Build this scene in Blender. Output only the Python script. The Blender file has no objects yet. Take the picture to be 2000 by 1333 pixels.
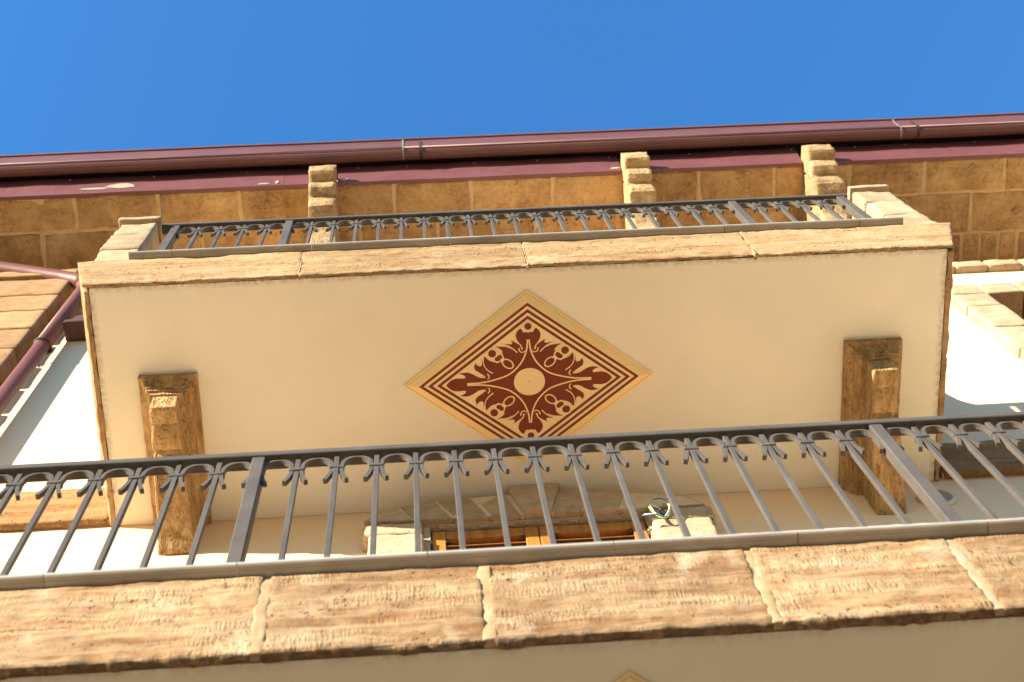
import bpy, bmesh, math, random
from mathutils import Vector, Matrix, noise

SC = bpy.context.scene
COL = SC.collection
random.seed(7)

# ------------------------------------------------------------------ camera
cam_d = bpy.data.cameras.new('camera')
cam = bpy.data.objects.new('camera', cam_d)
COL.objects.link(cam)
cam_d.sensor_width = 36.0
cam_d.lens = 52.9556
cam_d.clip_start = 0.05
cam_d.clip_end = 2000
PITCH, ROLL, YAW = 1.25763, -0.22327, -0.18300
def _pose():
    cp, sp = math.cos(PITCH), math.sin(PITCH)
    fwd = Vector((0, cp, sp)); up = Vector((0, -sp, cp)); right = Vector((1, 0, 0))
    Rz = Matrix.Rotation(YAW, 3, 'Z')
    fwd, up, right = Rz @ fwd, Rz @ up, Rz @ right
    c, s = math.cos(ROLL), math.sin(ROLL)
    return c * right + s * up, -s * right + c * up, fwd
_r, _u, _w = _pose()
m = Matrix((_r, _u, -_w)).transposed().to_4x4()
m.translation = Vector((0, -2.9718, 1.6))
cam.matrix_world = m
cam_d.dof.use_dof = True
cam_d.dof.focus_distance = 6.9
cam_d.dof.aperture_fstop = 4.5
SC.camera = cam

# ------------------------------------------------------------------ light
SX, SY, SZ = 1.40, 1.0, -0.39                       # the way the sunlight travels
sun_elev = math.atan2(-SZ, math.hypot(SX, SY))
sun_az = math.atan2(-SX, -SY)                        # from +Y towards +X
W = bpy.data.worlds.new('World'); SC.world = W; W.use_nodes = True
nt = W.node_tree; nt.nodes.clear()
sky = nt.nodes.new('ShaderNodeTexSky'); sky.sky_type = 'NISHITA'; sky.sun_disc = False
sky.sun_elevation = sun_elev; sky.sun_rotation = sun_az % (2 * math.pi)
sky.altitude = 0; sky.air_density = 2.0; sky.dust_density = 0.0; sky.ozone_density = 10.0
bg = nt.nodes.new('ShaderNodeBackground'); bg.inputs[1].default_value = 0.142
wo = nt.nodes.new('ShaderNodeOutputWorld')
nt.links.new(sky.outputs[0], bg.inputs[0]); nt.links.new(bg.outputs[0], wo.inputs[0])
sl = bpy.data.lights.new('sun', 'SUN'); sl.energy = 4.3; sl.angle = math.radians(0.5); sl.color = (1.0, 0.90, 0.74)
so = bpy.data.objects.new('sun', sl); COL.objects.link(so)
so.rotation_euler = Vector((SX, SY, SZ)).to_track_quat('-Z', 'Y').to_euler()
so.location = (-10, -10, 20)
vs = SC.view_settings
SC.display_settings.display_device = 'sRGB'
vs.view_transform = 'Standard'; vs.look = 'None'; vs.exposure = 1.72; vs.gamma = 1.0; vs.use_curve_mapping = False
SC.cycles.max_bounces = 12; SC.cycles.diffuse_bounces = 8

# ------------------------------------------------------------------ materials
def _mat(name):
    M = bpy.data.materials.new(name); M.use_nodes = True
    n = M.node_tree; b = n.nodes['Principled BSDF']
    return M, n, b
def N(n, t, **kw):
    x = n.nodes.new(t)
    for k, v in kw.items(): setattr(x, k, v)
    return x
def L(n, a, b): n.links.new(a, b)
def coords(n, scale=(1, 1, 1), per_object=True):
    tc = N(n, 'ShaderNodeTexCoord'); mp = N(n, 'ShaderNodeMapping'); mp.inputs['Scale'].default_value = scale
    if per_object:
        oi = N(n, 'ShaderNodeObjectInfo'); mu = N(n, 'ShaderNodeMath', operation='MULTIPLY'); mu.inputs[1].default_value = 37.0
        L(n, oi.outputs['Random'], mu.inputs[0])
        ad = N(n, 'ShaderNodeVectorMath', operation='ADD'); L(n, tc.outputs['Object'], ad.inputs[0]); L(n, mu.outputs[0], ad.inputs[1])
        L(n, ad.outputs[0], mp.inputs[0])
    else:
        L(n, tc.outputs['Object'], mp.inputs[0])
    return mp.outputs[0]
def noise_n(n, vec, scale, detail=4, rough=.55, dist=0.0):
    x = N(n, 'ShaderNodeTexNoise'); x.inputs['Scale'].default_value = scale; x.inputs['Detail'].default_value = detail
    x.inputs['Roughness'].default_value = rough; x.inputs['Distortion'].default_value = dist
    if vec: L(n, vec, x.inputs['Vector'])
    return x.outputs['Fac']
def ramp(n, fac, stops):
    r = N(n, 'ShaderNodeValToRGB'); e = r.color_ramp.elements
    while len(e) < len(stops): e.new(.5)
    for k, (p, c) in zip(e, stops):
        k.position = p; k.color = (*c, 1) if len(c) == 3 else c
    L(n, fac, r.inputs[0]); return r.outputs[0]
def mix(n, fac, a, b, mode='MIX'):
    x = N(n, 'ShaderNodeMix', data_type='RGBA', blend_type=mode)
    for inp, v in ((x.inputs[0], fac), (x.inputs[6], a), (x.inputs[7], b)):
        if isinstance(v, (int, float)): inp.default_value = v
        elif isinstance(v, tuple): inp.default_value = (*v, 1)
        else: L(n, v, inp)
    return x.outputs[2]
def maprange(n, v, a, b, c=0., d=1.):
    x = N(n, 'ShaderNodeMapRange'); L(n, v, x.inputs[0])
    for i, q in enumerate((a, b, c, d)): x.inputs[i + 1].default_value = q
    return x.outputs[0]
def mathn(n, op, a, b):
    x = N(n, 'ShaderNodeMath', operation=op)
    for i, v in ((0, a), (1, b)):
        if isinstance(v, (int, float)): x.inputs[i].default_value = v
        else: L(n, v, x.inputs[i])
    return x.outputs[0]
def bump(n, b, h, strength, dist):
    x = N(n, 'ShaderNodeBump'); x.inputs['Strength'].default_value = strength; x.inputs['Distance'].default_value = dist
    L(n, h, x.inputs['Height']); L(n, x.outputs[0], b.inputs['Normal'])

def stone_mat(name, c_dark, c_mid, c_light, streak=(.6, 1, 3.2), sc=4.0, comb=0.0, comb_scale=60, comb_axis='X', bs=.5, bd=.006, grime=(.11, .08, .05), pits=.5, white=0.0, mott=.45):
    M, n, b = _mat(name)
    v1 = coords(n, streak); v = coords(n)
    n1 = noise_n(n, v1, sc, 6, .62, .6)
    n2 = noise_n(n, v, sc * 9, 4, .6)
    f = mathn(n, 'ADD', mathn(n, 'MULTIPLY', n1, .72), mathn(n, 'MULTIPLY', n2, .28))
    c = ramp(n, f, [(.33, c_dark), (.5, c_mid), (.66, c_light)])
    pch = maprange(n, noise_n(n, coords(n, (streak[0] * .6, streak[1], streak[2] * .8)), sc * 1.7, 5, .65, 1.2), .38, .66)
    c = mix(n, mathn(n, 'MULTIPLY', pch, mott), c, tuple(min(1, q * k) for q, k in zip(c_light, (1.05, 1.08, 1.12))))
    stv = coords(n, (streak[0] * .8, streak[1], streak[2] * 3.5))
    stk = maprange(n, noise_n(n, stv, sc * 2.2, 4, .6, .5), .60, .72)
    c = mix(n, mathn(n, 'MULTIPLY', stk, mott), c, tuple(q * .75 for q in c_dark))
    # per block tone
    oi = N(n, 'ShaderNodeObjectInfo'); hs = N(n, 'ShaderNodeHueSaturation')
    L(n, c, hs.inputs['Color']); L(n, maprange(n, oi.outputs['Random'], 0, 1, .84, 1.14), hs.inputs['Value'])
    c = hs.outputs[0]
    # pits
    vo = noise_n(n, v, 75, 2, .5); pm = maprange(n, vo, .30, .39, 1, 0)
    pm = mathn(n, 'MULTIPLY', pm, maprange(n, noise_n(n, v1, 7, 2), .45, .62))
    c = mix(n, mathn(n, 'MULTIPLY', pm, pits), c, tuple(q * .4 for q in c_dark))
    if white:
        wm = maprange(n, noise_n(n, v, 6.5, 5, .6, .4), .56, .70)
        c = mix(n, mathn(n, 'MULTIPLY', wm, white), c, (.54, .42, .28))
    at = N(n, 'ShaderNodeAttribute', attribute_name='grime')
    gm = mathn(n, 'MULTIPLY', at.outputs['Fac'], maprange(n, noise_n(n, v, 45, 4, .7), .38, .56))
    c = mix(n, gm, c, grime)
    L(n, c, b.inputs['Base Color']); b.inputs['Roughness'].default_value = .93; b.inputs['Specular IOR Level'].default_value = .15
    h = mathn(n, 'ADD', mathn(n, 'MULTIPLY', noise_n(n, v, 30, 6, .7), 1.0), mathn(n, 'MULTIPLY', n1, .8))
    h = mathn(n, 'SUBTRACT', h, mathn(n, 'MULTIPLY', pm, .9))
    if comb:
        av = coords(n, {'X': (5.5, 1.2, 1.0), 'Y': (1.2, 5.5, 1.0)}[comb_axis])
        an = noise_n(n, av, comb_scale * .8, 3, .55)
        wv = N(n, 'ShaderNodeTexWave', wave_type='BANDS', bands_direction=comb_axis, wave_profile='SIN')
        wv.inputs['Scale'].default_value = comb_scale; wv.inputs['Distortion'].default_value = 9; wv.inputs['Detail'].default_value = 2; wv.inputs['Detail Scale'].default_value = 1.6
        L(n, v, wv.inputs['Vector'])
        msk = maprange(n, noise_n(n, v1, 5, 3), .46, .6)
        h = mathn(n, 'ADD', h, mathn(n, 'MULTIPLY', mathn(n, 'MULTIPLY', mathn(n, 'ADD', mathn(n, 'MULTIPLY', wv.outputs['Fac'], .22), mathn(n, 'MULTIPLY', an, 1.5)), msk), comb))
    bump(n, b, h, bs, bd)
    return M

def paint_mat(name, col, var=.06, sc=2.2, bs=.2, bd=.002, rough=.85, fine=140, stain=None):
    M, n, b = _mat(name)
    v = coords(n, per_object=False)
    f = noise_n(n, v, sc, 5, .6)
    c = ramp(n, f, [(.3, tuple(q * (1 - var) for q in col)), (.7, tuple(min(1, q * (1 + var)) for q in col))])
    if stain:
        sm = maprange(n, noise_n(n, coords(n, (1, 1, .25), False), 5, 5, .65), .55, .75)
        c = mix(n, mathn(n, 'MULTIPLY', sm, stain[0]), c, stain[1])
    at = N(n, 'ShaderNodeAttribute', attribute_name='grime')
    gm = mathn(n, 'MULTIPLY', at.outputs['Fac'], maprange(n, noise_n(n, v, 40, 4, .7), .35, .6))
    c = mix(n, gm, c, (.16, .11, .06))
    L(n, c, b.inputs['Base Color']); b.inputs['Roughness'].default_value = rough; b.inputs['Specular IOR Level'].default_value = .25
    h = mathn(n, 'ADD', noise_n(n, v, fine, 3, .6), mathn(n, 'MULTIPLY', noise_n(n, v, 9, 3), 2.0))
    bump(n, b, h, bs, bd)
    return M

def metal_mat(name, col, rough=.5, metallic=0.0, var=.12, bs=.08, fine=90, streak=(1, 1, 1), dirt=None, spec=.5):
    M, n, b = _mat(name)
    v = coords(n, streak)
    c = ramp(n, noise_n(n, v, 6, 5, .65), [(.3, tuple(q * (1 - var) for q in col)), (.7, tuple(q * (1 + var) for q in col))])
    if dirt:
        c = mix(n, mathn(n, 'MULTIPLY', maprange(n, noise_n(n, v, 11, 5, .7), .56, .72), dirt[0]), c, dirt[1])
    L(n, c, b.inputs['Base Color']); b.inputs['Metallic'].default_value = metallic; b.inputs['Specular IOR Level'].default_value = spec
    L(n, maprange(n, noise_n(n, v, 20, 3), .3, .7, rough * .85, min(1, rough * 1.15)), b.inputs['Roughness'])
    bump(n, b, noise_n(n, v, fine, 3), bs, .001)
    return M

def wood_mat(name, col):
    M, n, b = _mat(name)
    v = coords(n, (14, 14, 1.2))
    c = ramp(n, noise_n(n, v, 3, 5, .6, .8), [(.3, tuple(q * .6 for q in col)), (.6, col), (.8, tuple(q * 1.25 for q in col))])
    L(n, c, b.inputs['Base Color']); b.inputs['Roughness'].default_value = .45
    bump(n, b, noise_n(n, v, 6, 3), .1, .001)
    return M

MAT = {}
MAT['fascia'] = stone_mat('printed_stone', (.150, .068, .026), (.265, .142, .062), (.43, .305, .170), streak=(.45, 1, 2.6), sc=5.0, comb=1.0, comb_scale=26, bs=.7, bd=.006, pits=.8, white=.65, mott=.65)
MAT['fascia_up'] = stone_mat('printed_stone_upper', (.22, .112, .042), (.345, .20, .084), (.455, .315, .17), streak=(.4, 1, 3.), comb=.4, comb_scale=34, bs=.7, bd=.006, pits=1.0, white=.4, mott=.7)
MAT['string'] = stone_mat('string_stone', (.20, .088, .028), (.32, .165, .060), (.42, .26, .115), streak=(.4, 1, 3.), comb=.6, comb_scale=30, bs=.7, bd=.006, pits=1.0, mott=.5)
MAT['corbel'] = stone_mat('stained_stone', (.18, .095, .035), (.37, .215, .085), (.60, .40, .19), streak=(3, .7, 3), sc=6, comb=1.4, comb_scale=34, comb_axis='X', bs=1.0, bd=.009, pits=.6)
MAT['eave'] = stone_mat('eaves_stone', (.23, .125, .048), (.47, .29, .125), (.64, .44, .22), streak=(1, 1, 1), sc=3.6, mott=.3, comb=.5, comb_scale=24, bs=.9, bd=.014, pits=.6)
MAT['bracket'] = stone_mat('bracket_stone', (.26, .15, .065), (.39, .25, .12), (.52, .37, .20), streak=(1, 1, 1), sc=6, comb=.8, comb_scale=22, bs=.9, bd=.009, pits=.8, mott=.5)
MAT['pale'] = stone_mat('pale_stone', (.33, .215, .115), (.42, .295, .17), (.50, .38, .24), streak=(1, 1, 1.6), sc=5, bs=.5, bd=.006, pits=.8)
MAT['surround'] = stone_mat('surround_stone', (.33, .235, .135), (.43, .32, .20), (.52, .41, .28), streak=(1, 1, 1.4), sc=7, bs=.5, bd=.006, pits=.9)
MAT['quoin'] = stone_mat('quoin_stone', (.28, .15, .062), (.36, .21, .095), (.44, .28, .14), streak=(1, 1, 1.5), sc=5, bs=.35, bd=.005, pits=.3)
MAT['mortar'] = stone_mat('mortar', (.38, .25, .125), (.46, .33, .19), (.55, .43, .28), streak=(1, 1, 1), sc=8, bs=.4, bd=.004, pits=.2)
MAT['mortar_tan'] = stone_mat('mortar_tan', (.29, .175, .078), (.375, .245, .122), (.46, .33, .19), streak=(1, 1, 1), sc=9, bs=.5, bd=.005, pits=.3)
MAT['mortar_light'] = stone_mat('mortar_light', (.60, .45, .27), (.68, .53, .34), (.74, .60, .42), streak=(1, 1, 1), sc=9, bs=.4, bd=.004, pits=.1)
MAT['mortar_eave'] = stone_mat('eave_mortar', (.55, .38, .18), (.66, .47, .24), (.74, .56, .31), streak=(1, 1, 1), sc=8, bs=.3, bd=.004, pits=.1)
MAT['wall'] = paint_mat('white_render', (.85, .635, .405), .02, 1.2, .12, .002)
MAT['cream'] = paint_mat('cream_paint', (.825, .765, .60), .045, 1.6, .22, .004, fine=90)
MAT['panel'] = paint_mat('panel_yellow', (.88, .70, .37), .03, 3, .1, .001, rough=.7)
MAT['bevel'] = paint_mat('bevel_yellow', (.92, .70, .33), .03, 3, .1, .001, rough=.6)
MAT['redbrown'] = paint_mat('red_brown_paint', (.205, .042, .018), .12, 9, .08, .001, rough=.65)
MAT['iron'] = metal_mat('grey_iron', (.098, .085, .070), .58, .0, .18, .2, spec=.18, dirt=(.4, (.12, .065, .035)))
MAT['nosing'] = metal_mat('grey_marble', (.40, .36, .30), .32, 0, .25, .15, fine=40, streak=(.5, 1, 1), dirt=(.5, (.22, .15, .09)))
MAT['maroon'] = metal_mat('maroon_sheet', (.160, .054, .056), .5, .0, .10, .1, fine=14, streak=(.5, 1, 1), dirt=(.25, (.26, .12, .12)))
MAT['maroon_dk'] = metal_mat('maroon_gutter', (.138, .052, .049), .55, .0, .14, .1, fine=14, streak=(.3, 1, 1), dirt=(.35, (.10, .055, .05)))
MAT['pipe'] = metal_mat('maroon_pipe', (.165, .060, .048), .5, .0, .08, .05, streak=(1, 1, .4), spec=.3)
MAT['bead'] = metal_mat('worn_bead', (.26, .15, .12), .5, 0, .25, .1, streak=(.3, 1, 1))
MAT['gap_shade'] = metal_mat('gap_shade_board', (.035, .028, .022), .9, 0, .2, .1)  # near-black colour stands in for the shade behind the gutter
MAT['solder'] = metal_mat('solder_stain', (.045, .026, .024), .8, 0, .4, .1)
MAT['zinc'] = metal_mat('zinc', (.26, .22, .18), .5, .1, .15, .1)
MAT['roof'] = stone_mat('roof_tile', (.24, .09, .05), (.34, .14, .08), (.45, .2, .12), bs=.4)
MAT['wood'] = wood_mat('orange_wood', (.50, .205, .042))
MAT['black'] = metal_mat('black_steel', (.02, .02, .02), .5)
MAT['plaster_smear'] = paint_mat('plaster_smear', (.40, .33, .25), .2, 12, .4, .004)
MAT['plastic'] = paint_mat('cream_plastic', (.66, .60, .50), .02, 3, .05, .001, rough=.5)
MAT['dark'] = metal_mat('dark_slot', (.03, .027, .025), .8)
MAT['terracotta'] = metal_mat('brown_cowl', (.085, .036, .025), .6, 0, .2)
MAT['wire_blue'] = metal_mat('blue_wire', (.07, .22, .50), .45)
MAT['wire_yellow'] = metal_mat('yellow_wire', (.62, .62, .04), .45)
MAT['wire_white'] = metal_mat('white_wire', (.75, .78, .74), .45)
MAT['floor'] = stone_mat('floor_tile', (.52, .42, .31), (.6, .5, .38), (.66, .56, .44), bs=.1)
MAT['base'] = stone_mat('bounce_cut_dark', (.11, .07, .04), (.165, .112, .066), (.21, .15, .095), sc=2.5, bs=.4)  # dark tone for the added ground-floor panel, keeps bounce light low
MAT['ground'] = stone_mat('pale_paving', (.17, .135, .09), (.20, .16, .105), (.23, .185, .125), sc=1.2, bs=.2, pits=.2)

# ------------------------------------------------------------------ object helpers
WORLD = {}
def finish(o, parent, base):
    COL.objects.link(o)
    if parent is not None:
        o.parent = parent
        o.location = Vector(base) - WORLD[parent.name]
    else:
        o.location = base
    WORLD[o.name] = Vector(base)
    return o
def thing(name, label, cat, base, group=None):
    o = bpy.data.objects.new(name, None); o.empty_display_size = .1
    finish(o, None, base)
    o['label'] = label; o['category'] = cat
    if group: o['group'] = group
    return o
def meshobj(name, verts, faces, mat, parent, base=None, smooth=False, grime=None):
    """verts in world coordinates; one mesh object"""
    if base is None: base = WORLD[parent.name] if parent is not None else Vector((0, 0, 0))
    base = Vector(base)
    me = bpy.data.meshes.new(name)
    me.from_pydata([tuple(Vector(v) - base) for v in verts], [], faces)
    if smooth: me.polygons.foreach_set('use_smooth', [True] * len(me.polygons))
    if grime is not None:
        a = me.attributes.new('grime', 'FLOAT', 'POINT'); a.data.foreach_set('value', grime)
    me.materials.append(MAT[mat])
    return finish(bpy.data.objects.new(name, me), parent, base)
def bmobj(name, bm, mat, parent, base=None, smooth=False):
    if base is None: base = WORLD[parent.name] if parent is not None else Vector((0, 0, 0))
    base = Vector(base)
    bmesh.ops.recalc_face_normals(bm, faces=bm.faces)
    bmesh.ops.translate(bm, verts=bm.verts, vec=-base)
    me = bpy.data.meshes.new(name); bm.to_mesh(me); bm.free()
    if smooth: me.polygons.foreach_set('use_smooth', [True] * len(me.polygons))
    me.materials.append(MAT[mat])
    return finish(bpy.data.objects.new(name, me), parent, base)
def dup(o, parent, base):
    c = o.copy()
    COL.objects.link(c); c.parent = parent
    c.location = Vector(base) - (WORLD[parent.name] if parent is not None else Vector((0, 0, 0)))
    WORLD[c.name] = Vector(base)
    return c
def add_box(bm, x0, x1, y0, y1, z0, z1, bev=0.0, seg=1):
    r = bmesh.ops.create_cube(bm, size=1)
    vs_ = r['verts']
    for v in vs_:
        v.co = Vector((x0 + (v.co.x + .5) * (x1 - x0), y0 + (v.co.y + .5) * (y1 - y0), z0 + (v.co.z + .5) * (z1 - z0)))
    if bev > 0:
        es = {e for v in vs_ for e in v.link_edges}
        bmesh.ops.bevel(bm, geom=list(es), offset=bev, segments=seg, affect='EDGES', profile=.6)
def box(name, x0, x1, y0, y1, z0, z1, mat, parent, bev=0.0, seg=1, base=None):
    bm = bmesh.new(); add_box(bm, x0, x1, y0, y1, z0, z1, bev, seg)
    return bmobj(name, bm, mat, parent, base)
def prism(name, poly, axis, a, b, mat, parent, bev=0.0, seg=1, base=None, rough=0.0, seed=0):
    """poly: list of 2D points; axis 'x': (y,z) points, 'y': (x,z) points, 'z': (x,y) points"""
    bm = bmesh.new()
    def P(p, t):
        return {'x': (t, p[0], p[1]), 'y': (p[0], t, p[1]), 'z': (p[0], p[1], t)}[axis]
    va = [bm.verts.new(P(p, a)) for p in poly]; vb = [bm.verts.new(P(p, b)) for p in poly]
    bm.faces.new(va); bm.faces.new(vb[::-1])
    k = len(poly)
    for i in range(k): bm.faces.new((va[i], vb[i], vb[(i + 1) % k], va[(i + 1) % k]))
    bmesh.ops.recalc_face_normals(bm, faces=bm.faces)
    if bev > 0: bmesh.ops.bevel(bm, geom=list(bm.edges), offset=bev, segments=seg, affect='EDGES', profile=.6)
    if rough > 0:
        for v in bm.verts:
            v.co += noise.noise_vector(v.co * 9 + Vector((seed * 3.1, seed, 0))) * rough
    return bmobj(name, bm, mat, parent, base)
def tube_mesh(bm, pts, rad, seg=12, cap=True):
    rings = []
    P = [Vector(p) for p in pts]
    ref = Vector((0.31, 0.17, 0.93))
    for i, p in enumerate(P):
        t = ((P[min(i + 1, len(P) - 1)] - P[max(i - 1, 0)])).normalized()
        a = t.cross(ref)
        if a.length < .05: a = t.cross(Vector((1, 0, 0)))
        a.normalize(); b = t.cross(a)
        r = rad[i] if isinstance(rad, (list, tuple)) else rad
        rings.append([bm.verts.new(p + (a * math.cos(2 * math.pi * k / seg) + b * math.sin(2 * math.pi * k / seg)) * r) for k in range(seg)])
    for q, s in zip(rings, rings[1:]):
        for k in range(seg): bm.faces.new((q[k], q[(k + 1) % seg], s[(k + 1) % seg], s[k]))
    if cap: bm.faces.new(rings[0]); bm.faces.new(rings[-1][::-1])
def tube(name, pts, rad, mat, parent, seg=12, base=None):
    bm = bmesh.new(); tube_mesh(bm, pts, rad, seg)
    o = bmobj(name, bm, mat, parent, base, smooth=True)
    return o
def fnoise(p, octs=4):
    return noise.fractal(p, 1.0, 2.1, octs)

def _ticks(lo, hi, step, r):
    Ln = hi - lo; r = min(r, Ln * .3)
    n = max(1, int(round((Ln - 2 * r) / step)))
    t = [lo, lo + r * .3, lo + r]
    t += [lo + r + (Ln - 2 * r) * i / n for i in range(1, n)]
    t += [hi - r, hi - r * .3, hi]
    return t
def stone(name, x0, x1, y0, y1, z0, z1, mat, parent, step=.03, r=.012, amp=.004, freq=9.0, seed=0, warp=None, disp=None, grime=None, base=None, stretch=(1, 1, 1)):
    """a rounded block with an uneven, displaced face"""
    X, Y, Z = _ticks(x0, x1, step, r), _ticks(y0, y1, step, r), _ticks(z0, z1, step, r)
    lo = Vector((x0, y0, z0)); hi = Vector((x1, y1, z1))
    rr = Vector((min(r, (x1 - x0) * .3), min(r, (y1 - y0) * .3), min(r, (z1 - z0) * .3)))
    idx = {}; verts = []; G = []
    off = Vector((seed * 1.37, seed * 2.11, seed * .73))
    def V(i, j, k):
        key = (i, j, k)
        if key in idx: return idx[key]
        p = Vector((X[i], Y[j], Z[k]))
        c = Vector((min(max(p[q], lo[q] + rr[q]), hi[q] - rr[q]) for q in range(3)))
        d = p - c; e = Vector((d[q] / max(rr[q], 1e-6) for q in range(3)))
        if e.length > 1e-6:
            e.normalize(); p = c + Vector((e[q] * rr[q] for q in range(3)))
        else: e = Vector((0, 0, 1))
        q = Vector((p.x * stretch[0], p.y * stretch[1], p.z * stretch[2])) * freq + off
        dv = amp * fnoise(q, 4)
        if disp: dv += disp(p, e)
        pn = p + e * dv
        if warp: pn = warp(pn)
        idx[key] = len(verts); verts.append(pn)
        if grime: G.append(grime(p, e))
        return idx[key]
    F = []
    nx, ny, nz = len(X) - 1, len(Y) - 1, len(Z) - 1
    for i in range(nx):
        for j in range(ny):
            F.append((V(i, j, 0), V(i, j + 1, 0), V(i + 1, j + 1, 0), V(i + 1, j, 0)))
            F.append((V(i, j, nz), V(i + 1, j, nz), V(i + 1, j + 1, nz), V(i, j + 1, nz)))
        for k in range(nz):
            F.append((V(i, 0, k), V(i + 1, 0, k), V(i + 1, 0, k + 1), V(i, 0, k + 1)))
            F.append((V(i, ny, k), V(i, ny, k + 1), V(i + 1, ny, k + 1), V(i + 1, ny, k)))
    for j in range(ny):
        for k in range(nz):
            F.append((V(0, j, k), V(0, j, k + 1), V(0, j + 1, k + 1), V(0, j + 1, k)))
            F.append((V(nx, j, k), V(nx, j + 1, k), V(nx, j + 1, k + 1), V(nx, j, k + 1)))
    return meshobj(name, verts, F, mat, parent, base, smooth=True, grime=G if grime else None)

# ------------------------------------------------------------------ setting: ground and house
S1, S2, EZ = 4.8233, 8.3140, 13.20         # underside of lower balcony, upper balcony, eaves
bm = bmesh.new()
bmesh.ops.create_grid(bm, x_segments=8, y_segments=8, size=400)
g = bmobj('pavement', bm, 'ground', None); g['kind'] = 'structure'

HB = Vector((0, 0, 0))
house = thing('house', 'white rendered house wall with stone trim under a dark red eave', 'house', HB)

# wall with the two door/window openings; front skin at y=0
def wall_mesh():
    xs = [-9, -.30, 1.24, 3.60, 5.15, 9]; zs = [0, 5.20, 8.03, 8.69, 11.33, 12.10]
    holes = {(1, 1): .34, (3, 3): .34}
    V = []; F = []; ix = {}
    def v(x, y, z):
        k = (round(x, 4), round(y, 4), round(z, 4))
        if k not in ix: ix[k] = len(V); V.append(k)
        return ix[k]
    for i in range(5):
        for j in range(5):
            a, b, c, d = xs[i], xs[i + 1], zs[j], zs[j + 1]
            if (i, j) in holes:
                h = holes[(i, j)]
                F.append((v(a, 0, c), v(a, 0, d), v(a, h, d), v(a, h, c)))
                F.append((v(b, 0, c), v(b, h, c), v(b, h, d), v(b, 0, d)))
                F.append((v(a, 0, d), v(b, 0, d), v(b, h, d), v(a, h, d)))
                F.append((v(a, 0, c), v(a, h, c), v(b, h, c), v(b, 0, c)))
                F.append((v(a, h, c), v(a, h, d), v(b, h, d), v(b, h, c)))
            else:
                F.append((v(a, 0, c), v(b, 0, c), v(b, 0, d), v(a, 0, d)))
    # top return, recessed frieze wall, ends and back
    F.append((v(-9, 0, 12.10), v(9, 0, 12.10), v(9, .26, 12.10), v(-9, .26, 12.10)))
    F.append((v(-9, .26, 12.10), v(9, .26, 12.10), v(9, .26, 13.4), v(-9, .26, 13.4)))
    F.append((v(-9, 0, 0), v(-9, 0, 12.1), v(-9, 6, 12.1), v(-9, 6, 0)))
    F.append((v(9, 0, 0), v(9, 6, 0), v(9, 6, 12.1), v(9, 0, 12.1)))
    F.append((v(-9, .26, 12.1), v(-9, .26, 13.4), v(-9, 6, 13.4), v(-9, 6, 12.1)))
    F.append((v(9, .26, 12.1), v(9, 6, 12.1), v(9, 6, 13.4), v(9, .26, 13.4)))
    F.append((v(-9, 6, 0), v(-9, 6, 13.4), v(9, 6, 13.4), v(9, 6, 0)))
    return V, F
V_, F_ = wall_mesh()
meshobj('wall', V_, F_, 'wall', house)

box('bounce_cut_panel', -9, 9, -.035, -.001, 0, 4.78, 'base', house)  # added out of view: dark panel that cuts bounce onto the lower soffit
# roof: boards behind the gutter, coloured near black as the gap's shade, sloping tiled cover
bm = bmesh.new()
for a, b_ in (((-.82, 13.66), (6, 16.2)),):
    vs_ = [bm.verts.new(p) for p in ((-9.3, a[0], a[1]), (9.3, a[0], a[1]), (9.3, b_[0], b_[1]), (-9.3, b_[0], b_[1]),
                                    (-9.3, a[0], a[1] + .10), (9.3, a[0], a[1] + .10), (9.3, b_[0], b_[1] + .10), (-9.3, b_[0], b_[1] + .10))]
    for q in ((0, 3, 2, 1), (4, 5, 6, 7), (0, 1, 5, 4), (1, 2, 6, 5), (2, 3, 7, 6), (3, 0, 4, 7)):
        bm.faces.new([vs_[i] for i in q])
roof = bmobj('roof', bm, 'roof', house)
box('roof_board', -9.2, 9.2, -.80, -.60, 13.60, 13.64, 'gap_shade', house)
box('backing_board', -9.2, 9.2, -.600, -.58, 13.32, 13.58, 'gap_shade', house)

# eaves soffit: mortar bed and stones laid in three rows
eave = box('eaves_soffit', -9.1, 9.1, -.635, .255, EZ - .0065, EZ + .11, 'mortar_eave', house, base=(0, 0, EZ))
rnd = random.Random(3)
BR = [(-.845, -.640), (1.590, 1.790), (3.030, 3.250)]          # eaves brackets
def eave_row(y0, y1, joints, mat='eave', step=.055):
    for i, (a, b) in enumerate(zip(joints, joints[1:])):
        gx = .013
        stone('stone', a + gx, b - gx, y0 + .010, y1 - .010, EZ - .010 - rnd.random() * .006, EZ + .05, mat, eave, step=step, r=.012, amp=.007, freq=6, seed=rnd.random() * 90)
row1 = [-5.20, -4.55, -3.93, -3.28, -2.657, -2.022, -1.399, -.742, -.202, .40, 1.04, 1.69, 2.201, 2.803, 3.411, 4.013, 4.666, 5.28, 5.90, 6.5]
row2 = [-5.50, -4.85, -4.21, -3.60, -2.941, -2.33, -1.71, -1.08, -.48, .13, .895, 1.55, 2.348, 3.06, 3.75, 4.407, 5.02, 5.62, 6.2, 6.7]
eave_row(-.620, -.345, row1)
eave_row(-.345, -.005, row2)
row3 = [-3.4 + .152 * i for i in range(60)]
eave_row(-.005, .245, row3, step=.08)
for (x, y, s) in ((4.40, -.55, .038), (4.78, -.17, .040), (3.86, -.555, .028), (-.58, -.50, .028)):
    prism('patch', [(x - s, y), (x, y - s * .9), (x + s, y), (x, y + s * .9)], 'z', EZ - .024, EZ - .004, 'mortar_tan', eave, bev=.004, base=(x, y, EZ - .02))

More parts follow.
